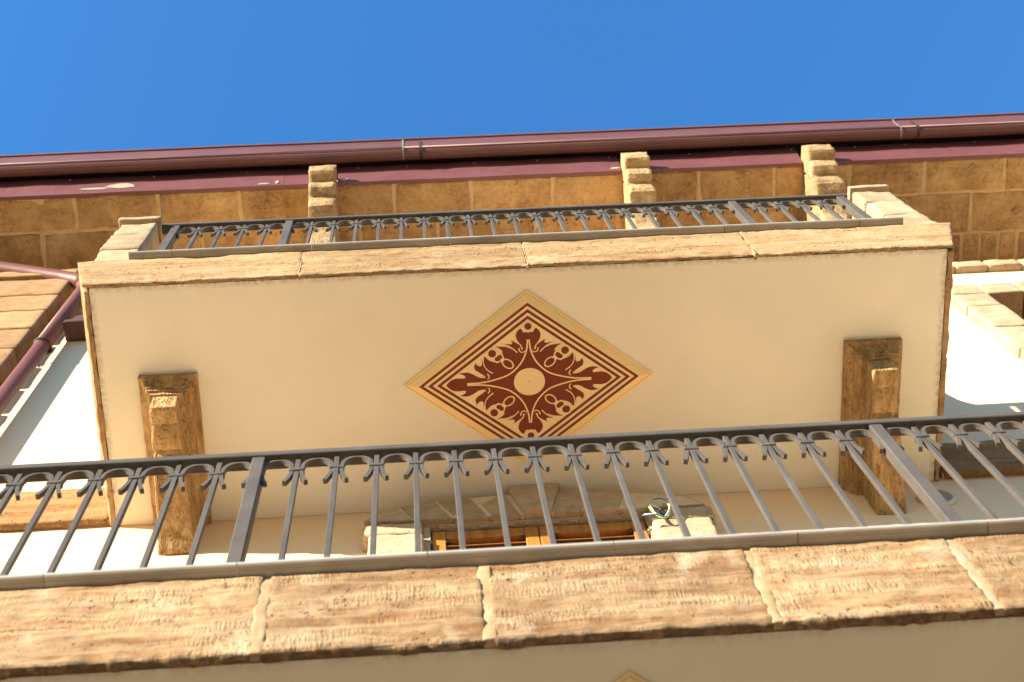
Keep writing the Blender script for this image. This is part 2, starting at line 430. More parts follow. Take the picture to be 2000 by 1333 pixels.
# string course at balcony level
def band(z0, z1, joints, y0=-.045, mat='string', name='string_course'):
    root = box(name, joints[0], joints[-1], -.030, -.002, z0 + .01, z1 - .01, 'mortar', house, base=(joints[0], 0, z0))
    for i, (a, b) in enumerate(zip(joints, joints[1:])):
        stone('stone', a + .007, b - .007, y0, -.004, z0, z1, mat, root, step=.022, r=.016, amp=.006, freq=8, seed=i * 3.3 + z0, stretch=(.7, 1, 2.2),
              grime=lambda p, e: max(0, 1 - (p.z - z0) / .02) * .5)
    return root
band(S2 + .005, S2 + .405, [-4.9, -4.2, -3.5, -2.82, -2.12, -1.555])
band(S2 + .010, S2 + .400, [2.505, 3.15, 3.85, 4.5, 5.2, 5.9])
# ledge at the head of the wall
led = box('ledge', -2.55, 8.9, -.048, -.003, 12.045, 12.14, 'mortar', house, base=(0, 0, 12.0))
xj = 2.35
i = 0
while xj < 6.6:
    wdt = .235 + .04 * rnd.random()
    stone('stone', xj + .006, xj + wdt - .006, -.055 - .006 * rnd.random(), .05, 12.03, 12.155 + .012 * rnd.random(), 'pale', led, step=.03, r=.014, amp=.006, freq=12, seed=i * 1.7)
    xj += wdt; i += 1
# corner quoins on the left
q = box('quoin_pier', -4.6, -2.645, -.075, -.003, 4.0, 12.62, 'mortar', house, base=(-2.6, 0, 4.0))
zj = [12.635, 12.187, 11.787, 11.355, 10.911, 10.48, 10.04, 9.60, 9.16]
for i, (a, b) in enumerate(zip(zj[1:], zj)):
    for k, (xa, xb) in enumerate(((-3.55, -2.608), (-4.5, -3.56))):
        stone('stone', xa + .004, xb - .004 + .008 * rnd.random(), -.125 - .006 * rnd.random(), -.01, a + .012, b - .012, 'quoin', q, step=.035, r=.02, amp=.005, freq=8, seed=i * 2.3 + k * 40)
stone('capital', -4.5, -2.585, -.15, -.005, 12.66, 12.80, 'quoin', q, step=.04, r=.02, amp=.005, seed=77)

# ------------------------------------------------------------------ eaves brackets (top-level, repeated)
def bracket(x0, x1, label, seed):
    t = thing('eaves_bracket', label, 'bracket', ((x0 + x1) / 2, -.3, 12.3), 'stone brackets under the eave')
    prof = [(-.84, 13.25), (-.845, 13.10), (-.835, 13.065), (-.815, 13.055), (-.755, 13.04), (-.75, 12.97), (-.735, 12.94), (-.70, 12.925), (-.665, 12.925),
            (-.655, 12.915), (-.65, 12.80), (-.63, 12.765), (-.58, 12.745), (-.47, 12.71), (-.37, 12.60), (-.30, 12.45), (-.26, 12.25), (-.24, 12.05), (.0, 12.0), (.0, 13.25)]
    prof = [(y + .072 * min(1, max(0, (-.3 - y) / .25)), z) for y, z in prof]
    # lofted across x with rounded edges and an uneven surface; two rolls and a body
    back = -.56
    def loft(name, prof):
        V = []; F = []; npf = []
        for a, b in zip(prof, prof[1:] + prof[:1]):
            d = math.dist(a, b); k = max(1, int(d / .022))
            for s in range(k): npf.append((a[0] + (b[0] - a[0]) * s / k, a[1] + (b[1] - a[1]) * s / k))
        n_ = len(npf); cy = sum(p[0] for p in npf) / n_; cz = sum(p[1] for p in npf) / n_
        XS = [0, .03, .1, .2, .35, .5, .65, .8, .9, .97, 1]; IN = [.016, .006, 0, 0, 0, 0, 0, 0, 0, .006, .016]
        for xs_, inn in zip(XS, IN):
            for (y, z) in npf:
                p = Vector((x0 + (x1 - x0) * xs_, y, z))
                p -= Vector((0, y - cy, z - cz)).normalized() * inn * (1 if y < -.05 and z < 13.2 else 0)
                p += noise.noise_vector(p * 11 + Vector((seed, 0, 0))) * .006 + noise.noise_vector(p * 32 + Vector((seed, 5, 0))) * .0025
                V.append(p)
        for i in range(len(XS) - 1):
            for j in range(n_):
                F.append((i * n_ + j, i * n_ + (j + 1) % n_, (i + 1) * n_ + (j + 1) % n_, (i + 1) * n_ + j))
        F.append(tuple(range(n_))[::-1]); F.append(tuple((len(XS) - 1) * n_ + j for j in range(n_)))
        meshobj(name, V, F, 'bracket', t, smooth=False)
    loft('upper_roll', [p for p in prof[:5]] + [(back, prof[4][1] + .004), (back, 13.25)])
    loft('lower_roll', prof[4:10] + [(back, prof[9][1] + .004), (back, prof[4][1] + .002)])
    loft('body', [(prof[9][0], prof[9][1])] + prof[10:-1] + [(.0, 13.25), (back + .002, 13.25), (back + .002, prof[9][1])])
bracket(*BR[0], 'stepped stone bracket under the eave at the left end of the upper railing', 1.0)
bracket(*BR[1], 'stepped stone bracket under the eave, the middle one of three', 22.0)
bracket(*BR[2], 'stepped stone bracket under the eave beside the right parapet pillar', 51.0)

# ------------------------------------------------------------------ flashing and gutter
fl = thing('eaves_flashing', 'maroon sheet metal flashing strip between the gutter and the stone eave', 'flashing', (0, -.7, 13.2))
cuts = [-9.2] + [-3.20, -1.05, BR[0][0] - .004, BR[0][1] + .004, BR[1][0] - .004, BR[1][1] + .004, BR[2][0] - .004, BR[2][1] + .004, 4.10, 9.2]
for a, b in zip(cuts, cuts[1:]):
    if any(abs(a - (p - .004)) < 1e-6 for p, q_ in BR): continue
    nseg = max(2, int((b - a) / .12)); V = []; F = []
    pr_ = [(-.612, EZ - .020), (-.642, EZ - .024), (-.706, EZ + .26), (-.670, EZ + .265)]
    for i in range(nseg + 1):
        x = a + .001 + (b - a - .002) * i / nseg
        for k, (y, z) in enumerate(pr_):
            w_ = .010 * noise.noise(Vector((x * 3.1, k * .3, 0))) if k >= 2 else .003 * noise.noise(Vector((x * 2, k, 4)))
            V.append((x, y + w_, z + (.020 * noise.noise(Vector((x * 2.3, 9, 0))) if k >= 2 else .004 * noise.noise(Vector((x * 1.5, 2, 0))))))
    for i in range(nseg):
        for k in range(3):
            F.append((i * 4 + k, i * 4 + k + 1, i * 4 + 5 + k, i * 4 + 4 + k))
    o = meshobj('sheet', V, F, 'maroon', fl, base=(a, -.7, EZ))
    so_ = o.modifiers.new('thickness', 'SOLIDIFY'); so_.thickness = .003; so_.offset = 0
scr = None
for x in [-3.3, -2.72, -2.05, -1.35, -.50, -.05, .45, .95, 1.48, 2.12, 2.55, 2.95, 3.48, 3.95, 4.5, 5.1]:
    x += rnd.uniform(-.05, .05)
    c_ = (x, -.702, EZ + .225)
    if scr is None:
        bm = bmesh.new(); bmesh.ops.create_uvsphere(bm, u_segments=8, v_segments=5, radius=.010)
        bmesh.ops.translate(bm, verts=bm.verts, vec=c_)
        scr = bmobj('screw', bm, 'zinc', fl, base=c_, smooth=True)
    else: dup(scr, fl, c_)
# plaster splashes on the flashing
def splash(x0, x1, z0, z1, seed):
    pts = []
    for k in range(26):
        a = 2 * math.pi * k / 26; rr_ = 1 + .35 * noise.noise(Vector((math.cos(a) * 1.7 + seed, math.sin(a) * 1.7, seed)))
        pts.append(((x0 + x1) / 2 + (x1 - x0) / 2 * math.cos(a) * rr_, (z0 + z1) / 2 + (z1 - z0) / 2 * math.sin(a) * rr_))
    V = []
    for (x, z) in pts: 
        y = -.642 - (z - (EZ - .024)) * (.064 / .284)
        V += [(x, y - .0065, z), (x, y + .004, z)]
    n_ = len(pts); F = [tuple(2 * k for k in range(n_))] + [(2 * k, 2 * k + 1, 2 * ((k + 1) % n_) + 1, 2 * ((k + 1) % n_)) for k in range(n_)]
    meshobj('plaster_splash', V, F, 'plaster_smear', fl, base=((x0 + x1) / 2, -.70, EZ))
splash(-2.42, -2.20, EZ + .04, EZ + .115, 1.1); splash(-2.62, -2.40, EZ + .03, EZ + .06, 4.2)
splash(-1.25, -1.16, EZ - .008, EZ + .015, 7.7); splash(-1.115, -1.09, EZ + .0, EZ + .05, 9.7); splash(-.62, -.55, EZ + .0, EZ + .04, 3.2); splash(1.50, 1.575, EZ + .0, EZ + .03, 5.5)

gut = thing('roof_gutter', 'long maroon metal gutter running along the roof edge', 'gutter', (0, -.9, 13.4))
def gutter_piece(a, b):
    pr_ = [(-.735, 13.56), (-.742, 13.46), (-.760, 13.415), (-.785, 13.400), (-.812, 13.402), (-.830, 13.412), (-.834, 13.424), (-.843, 13.426), (-.849, 13.434), (-.843, 13.444),
           (-.844, 13.47), (-.848, 13.53), (-.857, 13.60), (-.868, 13.640), (-.879, 13.640), (-.884, 13.655), (-.876, 13.668), (-.864, 13.662)]
    nseg = max(2, int((b - a) / .25)); V = []; F = []; n_ = len(pr_)
    for i in range(nseg + 1):
        x = a + (b - a) * i / nseg
        dz = .006 * noise.noise(Vector((x * .8, 0, 0)))
        for (y, z) in pr_: V.append((x, y + .004 * noise.noise(Vector((x * 1.1, 7, 0))), z + dz))
    for i in range(nseg):
        for k in range(n_ - 1):
            F.append((i * n_ + k, i * n_ + k + 1, (i + 1) * n_ + k + 1, (i + 1) * n_ + k))
    o = meshobj('gutter_length', V, F, 'maroon_dk', gut, base=((a + b) / 2, -.85, 13.4))
    s_ = o.modifiers.new('thickness', 'SOLIDIFY'); s_.thickness = .004; s_.offset = 0
gj = [-9.3, -4.25, -.118, 3.88, 9.3]
for a, b in zip(gj, gj[1:]):
    gutter_piece(a + .001, b - .001)
    tube('bead', [(a + .002, -.849, 13.433), (b - .002, -.849, 13.433)], .0062, 'bead', gut, 8, base=((a + b) / 2, -.85, 13.43))
for x in gj[1:-1]:
    pts = [(-.747, 13.45), (-.762, 13.410), (-.785, 13.395), (-.813, 13.397), (-.833, 13.407), (-.848, 13.420), (-.854, 13.434), (-.849, 13.448), (-.850, 13.50), (-.856, 13.55), (-.862, 13.60), (-.874, 13.637)]
    V = []; F = []
    for (dx, mat_n) in ((0, 'joint_seam'),):
        for (y, z) in pts:
            V += [(x - .007, y, z), (x + .007, y, z)]
        F = [(2 * k, 2 * k + 1, 2 * k + 3, 2 * k + 2) for k in range(len(pts) - 1)]
        o = meshobj('joint_seam', V, F, 'zinc', gut, base=(x, -.85, 13.4)); s_ = o.modifiers.new('thickness', 'SOLIDIFY'); s_.thickness = .003; s_.offset = 1
    V = []
    for (y, z) in pts[:11]: V += [(x + .125 + .018 * noise.noise(Vector((z * 40, 1, x))), y, z), (x + .150 + .018 * noise.noise(Vector((z * 40, 5, x))), y, z)]
    o = meshobj('tar_streak', V, [(2 * k, 2 * k + 1, 2 * k + 3, 2 * k + 2) for k in range(10)], 'solder', gut, base=(x + .13, -.85, 13.4)); s_ = o.modifiers.new('thickness', 'SOLIDIFY'); s_.thickness = .003; s_.offset = 1

# ------------------------------------------------------------------ downpipe
dp = thing('downpipe', 'maroon rainwater downpipe beside the stone quoins with a sloping upper arm', 'downpipe', (-2.47, -.1, 4.5))
tube('pipe', [(-2.465, -.105, 4.0), (-2.465, -.105, 10.98)], .050, 'pipe', dp, 20)
tube('pipe', [(-2.465, -.105, 10.94), (-2.465, -.105, 12.30), (-2.475, -.107, 12.40), (-2.51, -.110, 12.48)], .053, 'pipe', dp, 20)
tube('sloping_arm', [(-2.49, -.109, 12.45), (-2.55, -.113, 12.56), (-2.70, -.118, 12.66), (-3.25, -.150, 12.92), (-3.9, -.22, 13.12), (-4.3, -.5, 13.16), (-4.35, -.80, 13.40)], .058, 'pipe', dp, 20)
ring = [(-2.465 + .056 * math.cos(a), -.105 + .056 * math.sin(a), 10.97) for a in [i * math.pi / 10 for i in range(21)]]
tube('clip', ring, .007, 'black', dp, 6)
tube('pin', [(-2.43, -.06, 10.97), (-2.405, -.075, 10.95), (-2.395, -.09, 10.94)], [.006, .012, .012], 'black', dp, 6)
tube('wall_hook', [(-2.47, .0, 10.86), (-2.468, -.05, 10.90)], .004, 'black', dp, 6)

# brown cowl on the wall
cw = thing('vent_cowl', 'small brown vent cowl on the white wall behind the balcony edge', 'vent cowl', (-2.3, 0, 11.4))
prism('hood', [(-2.405, 11.44), (-2.36, 11.58), (-2.30, 11.64), (-2.20, 11.64), (-2.14, 11.58), (-2.10, 11.44)], 'y', -.13, -.002, 'terracotta', cw, bev=.006)
prism('lip', [(-2.415, 11.395), (-2.415, 11.437), (-2.09, 11.437), (-2.09, 11.395)], 'y', -.145, -.002, 'terracotta', cw, bev=.006)

# ------------------------------------------------------------------ balconies
def balcony(S, x0, x1, joints, label, matn, sides, step, seed):
    """slab with cream underside, stone edge, floor"""
    t = thing('balcony', label, 'balcony', ((x0 + x1) / 2, -.6, S))
    zt = S + .372
    V = []; F = []
    # underside as a fine sheet with a soft grime seam along its edges + slab core sides and top
    nx, ny = 120, 40
    xa, xb, ya, yb = x0 + .028, x1 - .028, (-1.1815 if sides else -1.170), -.0015
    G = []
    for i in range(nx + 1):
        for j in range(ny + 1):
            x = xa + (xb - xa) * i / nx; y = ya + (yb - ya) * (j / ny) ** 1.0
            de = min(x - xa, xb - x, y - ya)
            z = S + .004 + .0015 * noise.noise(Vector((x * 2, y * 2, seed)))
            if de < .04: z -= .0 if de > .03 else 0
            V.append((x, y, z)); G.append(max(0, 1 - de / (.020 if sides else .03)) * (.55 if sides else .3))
    for i in range(nx):
        for j in range(ny):
            a = i * (ny + 1) + j; F.append((a, a + 1, a + ny + 2, a + ny + 1))
    b0 = len(V)
    top = S + .36
    V += [(xa, ya, top), (xa, yb, top), (xb, yb, top), (xb, ya, top)]; G += [0] * 4
    F.append((b0, b0 + 3, b0 + 2, b0 + 1))
    c00, c01, c10, c11 = 0, ny, nx * (ny + 1), nx * (ny + 1) + ny
    F.append(tuple([i * (ny + 1) for i in range(nx + 1)] + [b0 + 3, b0])); F.append(tuple([nx * (ny + 1) + j for j in range(ny + 1)] + [b0 + 2, b0 + 3]))
    F.append(tuple([c11 - i * (ny + 1) for i in range(nx + 1)] + [b0 + 1, b0 + 2])); F.append(tuple([ny - j for j in range(ny + 1)] + [b0, b0 + 1]))
    meshobj('soffit', V, F, 'cream', t, grime=G)
    # stone edge
    fx = .095
    def warp(p):
        h = (p.z - S) / .372
        if p.y < -1.13: p = Vector((p.x, p.y - .016 * h, p.z))
        if sides:
            k = min(1, max(0, (x0 + .12 - p.x) / .12)); p = Vector((p.x - fx * h * k, p.y, p.z))
            k = min(1, max(0, (p.x - (x1 - .12)) / .12)); p = Vector((p.x + (fx + .02) * h * k, p.y, p.z))
        return p
    wb = .5 if sides else .6
    def disp(p, e):
        h = (p.z - S) / .372
        d = 0
        if e.y < -.5:
            wob = .03 * noise.noise(Vector((p.x * 1.3, seed, 0)))
            for hz, am, wd in ((.86, .006, .018), (.30, .005, .016), (.12, .004, .012), (.55, .003, .012)):
                msk = .5 + .9 * noise.noise(Vector((p.x * 2.1 + hz * 31, hz * 7, seed)))
                d -= am * max(0, msk) * math.exp(-((h - hz - wob) / wd / 1.6) ** 2)
            d += .007 * noise.noise(Vector((p.x * 2.2, p.z * 9, seed + 5)))
            # tooth-chisel dents
            m_ = noise.noise(Vector((p.x * 2.7, p.z * 6, seed + 11)))
            if m_ > 0: d -= .0035 * min(1, m_ * 3) * max(0, noise.noise(Vector((p.x * 34, p.z * 14, 2))))
            d -= .010 * max(0, noise.noise(Vector((p.x * 6.5, p.z * 17, seed + 3))) - .42)
        if h < .12: d += wb * (.012 * noise.noise(Vector((p.x * 14, p.y * 14, seed))) + .009 * noise.noise(Vector((p.x * 38, p.y * 38, seed)))) * (1 - h / .12)
        return d
    def mwarp(p):
        p = warp(p)
        return Vector((p.x + (.007 if not sides else .003) * noise.noise(Vector((round(p.x), p.z * 13, seed))) + .003 * noise.noise(Vector((p.x * 8, p.z * 18, seed))), p.y, p.z))
    def gr(p, e):
        h = (p.z - S)
        return min(.5 if sides else .8, max(0, 1 - (h - .002) / (.010 if sides else .013)))
    n_ = len(joints) - 1; jw = .0025 if sides else .011
    for i, (a, b) in enumerate(zip(joints, joints[1:])):
        stone('edge_stone', a + (jw if i else 0), b - (jw if i < n_ - 1 else 0), -1.200, -1.1735 - (.010 if sides else 0), S - .002, zt, matn, t, step=step, r=.006, amp=.005, freq=18, seed=i * 7.7 + seed,
              warp=warp, disp=disp, grime=gr, base=((a + b) / 2, -1.2, S), stretch=(.6, 1, 1.8))
        if i:
            stone('mortar_joint', a - jw * 1.5, a + jw * 1.5, -1.1995, -1.175, S + .001, zt - .004, 'mortar' if not sides and i == n_ - 4 + 1 else 'mortar_tan', t, step=.010, r=.004, amp=.003, freq=16, seed=i * 3.1 + seed, warp=mwarp, base=(a, -1.2, S),
                  disp=lambda p, e: .007 * noise.noise(Vector((p.x * 3, p.z * 9, seed))))
    for sx in (0, 1):
        xa_, xb_ = (x0, x0 + .027) if sx == 0 else (x1 - .027, x1)
        ysp = [-1.172, -.002]
        for a, b in zip(ysp, ysp[1:]):
            stone('edge_stone', xa_, xb_, a + .002, b - .002, S - .003, zt, matn, t, step=max(step, .02), r=.008, amp=.005, freq=14, seed=sx * 9 + a * 5 + seed, warp=warp, base=(xa_, (a + b) / 2, S), stretch=(1, .6, 1.8),
                  disp=lambda p, e: .008 * noise.noise(Vector((p.x * 3, p.y * 22, p.z * 8))) if p.z < S + .05 else 0)
    box('floor', x0 + .02, x1 - .02, -1.10, -.002, S + .361, S + .395, 'floor', t)
    return t
ub = balcony(S2, -1.552, 2.484, [-1.552, -.574, .481, 1.545, 2.484], 'upper balcony with cream underside, stone edge and two stone corbels', 'fascia_up', True, .016, 3.0)
lb = balcony(S1, -3.05, 3.98, [-3.05, -2.05, -1.27, -.446, .117, .817, 1.363, 2.05, 2.85, 3.98], 'lower balcony with a broad weathered stone edge along the bottom of the photo', 'fascia', False, .0105, 60.0)

# nosing pieces (floor edge) are parts of the balcony
def nosing(t, S, cuts):
    for a, b in zip(cuts, cuts[1:]):
        prism('floor_edge', [(y, S + z) for y, z in [(-1.215, .3785), (-1.232, .3785), (-1.235, .381), (-1.246, .381), (-1.2505, .384), (-1.252, .389), (-1.251, .395), (-1.246, .400), (-1.238, .402), (-1.095, .402), (-1.095, .3965), (-1.10, .3965), (-1.10, .3785)]],
              'x', a + .0015, b - .0015, 'nosing', t, bev=0, base=(a, -1.2, S + .39))
nosing(ub, S2, [-1.405, -1.20, -.533, .136, .806, 1.476, 2.145, 2.365])
nosing(lb, S1, [-2.80, -2.50, -2.01, -1.52, -1.02, -.524, -.027, .466, .958, 1.474, 1.97, 2.47, 2.96, 3.46, 3.75])

# parapet pillars and side parapets of both balconies
def pillar(t, S, xa, xb, seed, inner):
    lev = [.374, .47, .80, 1.12, 1.375]
    for i, (a, b) in enumerate(zip(lev, lev[1:])):
        o = .012 * (1 if i % 2 else -1)
        stone('pillar_stone', xa + (o if inner > 0 else 0) * .4, xb + (o if inner < 0 else 0) * .4, -1.165 - .006 * rnd.random(), -.90, S + a + .004, S + b - .004, 'pale', t, step=.022, r=.014, amp=.007, freq=11, seed=seed + i * 4.7,
              base=((xa + xb) / 2, -1.03, S + a))
    stone('pillar_cap', xa - .012, xb + .012, -1.192, -.885, S + 1.385, S + 1.435, 'pale', t, step=.025, r=.010, amp=.005, freq=12, seed=seed + 33, base=((xa + xb) / 2, -1.03, S + 1.385))
def side_parapet(t, S, xa, xb):
    pts = [(-.004, .398), (-.46, .398), (-.46, 1.10), (-.455, 1.145), (-.43, 1.155), (-.36, 1.150), (-.325, 1.17), (-.29, 1.22), (-.27, 1.30), (-.255, 1.40), (-.004, 1.42)]
    prism('side_parapet', [(y, S + z) for y, z in pts], 'x', xa, xb, 'pale', t, bev=.008, base=(xa, -.3, S + .4))
pillar(ub, S2, -1.625, -1.425, 5, 1); pillar(ub, S2, 2.395, 2.600, 15, -1)
side_parapet(ub, S2, -1.60, -1.42); side_parapet(ub, S2, 2.41, 2.585)
pillar(lb, S1, -2.95, -2.72, 25, 1); pillar(lb, S1, 3.63, 3.86, 35, -1)
side_parapet(lb, S1, -2.95, -2.76); side_parapet(lb, S1, 3.67, 3.85)

# corbels
def corbel(t, S, px0, px1, bf0, bf1, bb0, bb1, seed):
    """moulded top plate (a frustum with stepped sides) and scrolled body"""
    root = bpy.data.objects.new('corbel', None); finish(root, t, ((px0 + px1) / 2, -.3, S)); root.empty_display_size = .1
    yf = -.755
    rings = [(0.0, .004), (.0, -.026), (.007, -.033), (.014, -.034), (.028, -.046), (.037, -.064), (.039, -.074), (.047, -.077), (.047, -.090), (.058, -.094), (.060, -.112)]
    V = []; F = []; ny = 26; nxs = 9
    prof = []
    def ringpts(ins):
        pts = []
        a, b, f = px0 + ins, px1 - ins * .75, yf + ins
        for k in range(ny + 1): pts.append((a, f + (-.002 - f) * (1 - k / ny)))
        for k in range(1, nxs): pts.append((a + (b - a) * k / nxs, f))
        for k in range(ny + 1): pts.append((b, f + (-.002 - f) * k / ny))
        return pts
    R_ = [ringpts(i) for i, z in rings]; n_ = len(R_[0])
    for (i_, z_), rp in zip(rings, R_):
        for (x, y) in rp:
            p = Vector((x, y, S + z_)); 
            if z_ < -.01: p += noise.noise_vector(p * 16 + Vector((seed, 0, 0))) * .004 * Vector((1, 1, 1)).length / 1.7
            if p.y > -.001: p.y = -.001
            V.append(p)
    for i in range(len(rings) - 1):
        for j in range(n_ - 1):
            F.append((i * n_ + j, i * n_ + j + 1, (i + 1) * n_ + j + 1, (i + 1) * n_ + j))
    l = (len(rings) - 1) * n_
    F.append(tuple(l + j for j in range(n_)))
    meshobj('plate', V, F, 'corbel', root)
    prof = [(-.685, -.100), (-.688, -.125), (-.672, -.222), (-.655, -.228), (-.60, -.226), (-.588, -.216), (-.575, -.220), (-.53, -.230), (-.50, -.232), (-.478, -.228), (-.460, -.214), (-.445, -.222), (-.42, -.246),
            (-.34, -.262), (-.25, -.276), (-.16, -.296), (-.08, -.326), (-.03, -.350), (-.002, -.352), (-.002, -.100)]
    npf = []
    for a, b in zip(prof, prof[1:] + prof[:1]):
        d = math.dist(a, b); k = max(1, int(d / .018))
        for s in range(k): npf.append((a[0] + (b[0] - a[0]) * s / k, a[1] + (b[1] - a[1]) * s / k))
    n_ = len(npf); V = []; F = []
    XS = [0, .03, .10, .25, .4, .55, .7, .9, .97, 1]; IN = [.010, .003, 0, 0, 0, 0, 0, 0, .003, .010]
    for xs_, inn in zip(XS, IN):
        for (y, z) in npf:
            s = min(1, max(0, (y + .685) / .685)); xa = bf0 + (bb0 - bf0) * s; xb = bf1 + (bb1 - bf1) * s
            p = Vector((xa + (xb - xa) * xs_, y, S + z))
            if z < -.12: p += Vector((0, inn * .6 if y < -.6 else 0, inn))
            p += noise.noise_vector(p * 13 + Vector((seed, 3, 0))) * .0045
            if p.y > -.001: p.y = -.001
            V.append(p)
    for i in range(len(XS) - 1):
        for j in range(n_):
            F.append((i * n_ + j, i * n_ + (j + 1) % n_, (i + 1) * n_ + (j + 1) % n_, (i + 1) * n_ + j))
    F.append(tuple(range(n_))[::-1]); F.append(tuple((len(XS) - 1) * n_ + j for j in range(n_)))
    meshobj('body', V, F, 'corbel', root, smooth=False)
corbel(ub, S2, -1.342, -1.073, -1.268, -1.150, -1.277, -1.110, 2)
corbel(ub, S2, 1.977, 2.254, 2.055, 2.180, 2.066, 2.208, 8)
corbel(lb, S1, -2.55, -2.27, -2.47, -2.35, -2.48, -2.31, 12)
corbel(lb, S1, 3.20, 3.48, 3.28, 3.40, 3.29, 3.43, 18)

# ------------------------------------------------------------------ painted diamond panels under both balconies
def fill_poly(name, loops, z, mat, parent, th=.0012):
    """flat paint film from one or more closed outlines (x,y)"""
    bm = bmesh.new()
    for lp in loops:
        vs_ = [bm.verts.new((x, y, z)) for x, y in lp]
        try: bm.faces.new(vs_)
        except ValueError: pass
    bm.normal_update()
    bmesh.ops.triangulate(bm, faces=bm.faces, ngon_method='EAR_CLIP')
    bm.normal_update()
    for f in bm.faces:
        if f.normal.z > 0: f.normal_flip()
    me = bpy.data.meshes.new(name); base = WORLD[parent.name]
    bmesh.ops.translate(bm, verts=bm.verts, vec=-base)
    bm.to_mesh(me); bm.free(); me.materials.append(MAT[mat])
    return finish(bpy.data.objects.new(name, me), parent, base)
def smooth_line(p, k=6):
    out = []
    n_ = len(p)
    for i in range(n_ - 1):
        p0 = Vector(p[max(i - 1, 0)]); p1 = Vector(p[i]); p2 = Vector(p[i + 1]); p3 = Vector(p[min(i + 2, n_ - 1)])
        for s in range(k):
            t = s / k
            q_ = .5 * ((2 * p1) + (-p0 + p2) * t + (2 * p0 - 5 * p1 + 4 * p2 - p3) * t * t + (-p0 + 3 * p1 - 3 * p2 + p3) * t ** 3)
            out.append((q_.x, q_.y))
    out.append(tuple(p[-1])); return out
def stroke(p, w0, w1):
    p = smooth_line(p); n_ = len(p); Lf = []; Rt = []
    for i, q_ in enumerate(p):
        a = Vector(p[max(i - 1, 0)]); b = Vector(p[min(i + 1, n_ - 1)]); d = (b - a).normalized() if (b - a).length > 0 else Vector((1, 0)); nn = Vector((-d.y, d.x))
        t = i / (n_ - 1); w_ = (w0 + (w1 - w0) * t) / 2
        Lf.append((q_[0] + nn.x * w_, q_[1] + nn.y * w_)); Rt.append((q_[0] - nn.x * w_, q_[1] - nn.y * w_))
    return Lf + Rt[::-1]
def circle(cx, cy, rx, ry=None, ang=0, k=28):
    ry = ry or rx; ca, sa = math.cos(ang), math.sin(ang)
    return [(cx + rx * math.cos(a) * ca - ry * math.sin(a) * sa, cy + rx * math.cos(a) * sa + ry * math.sin(a) * ca) for a in [2 * math.pi * i / k for i in range(k)]]
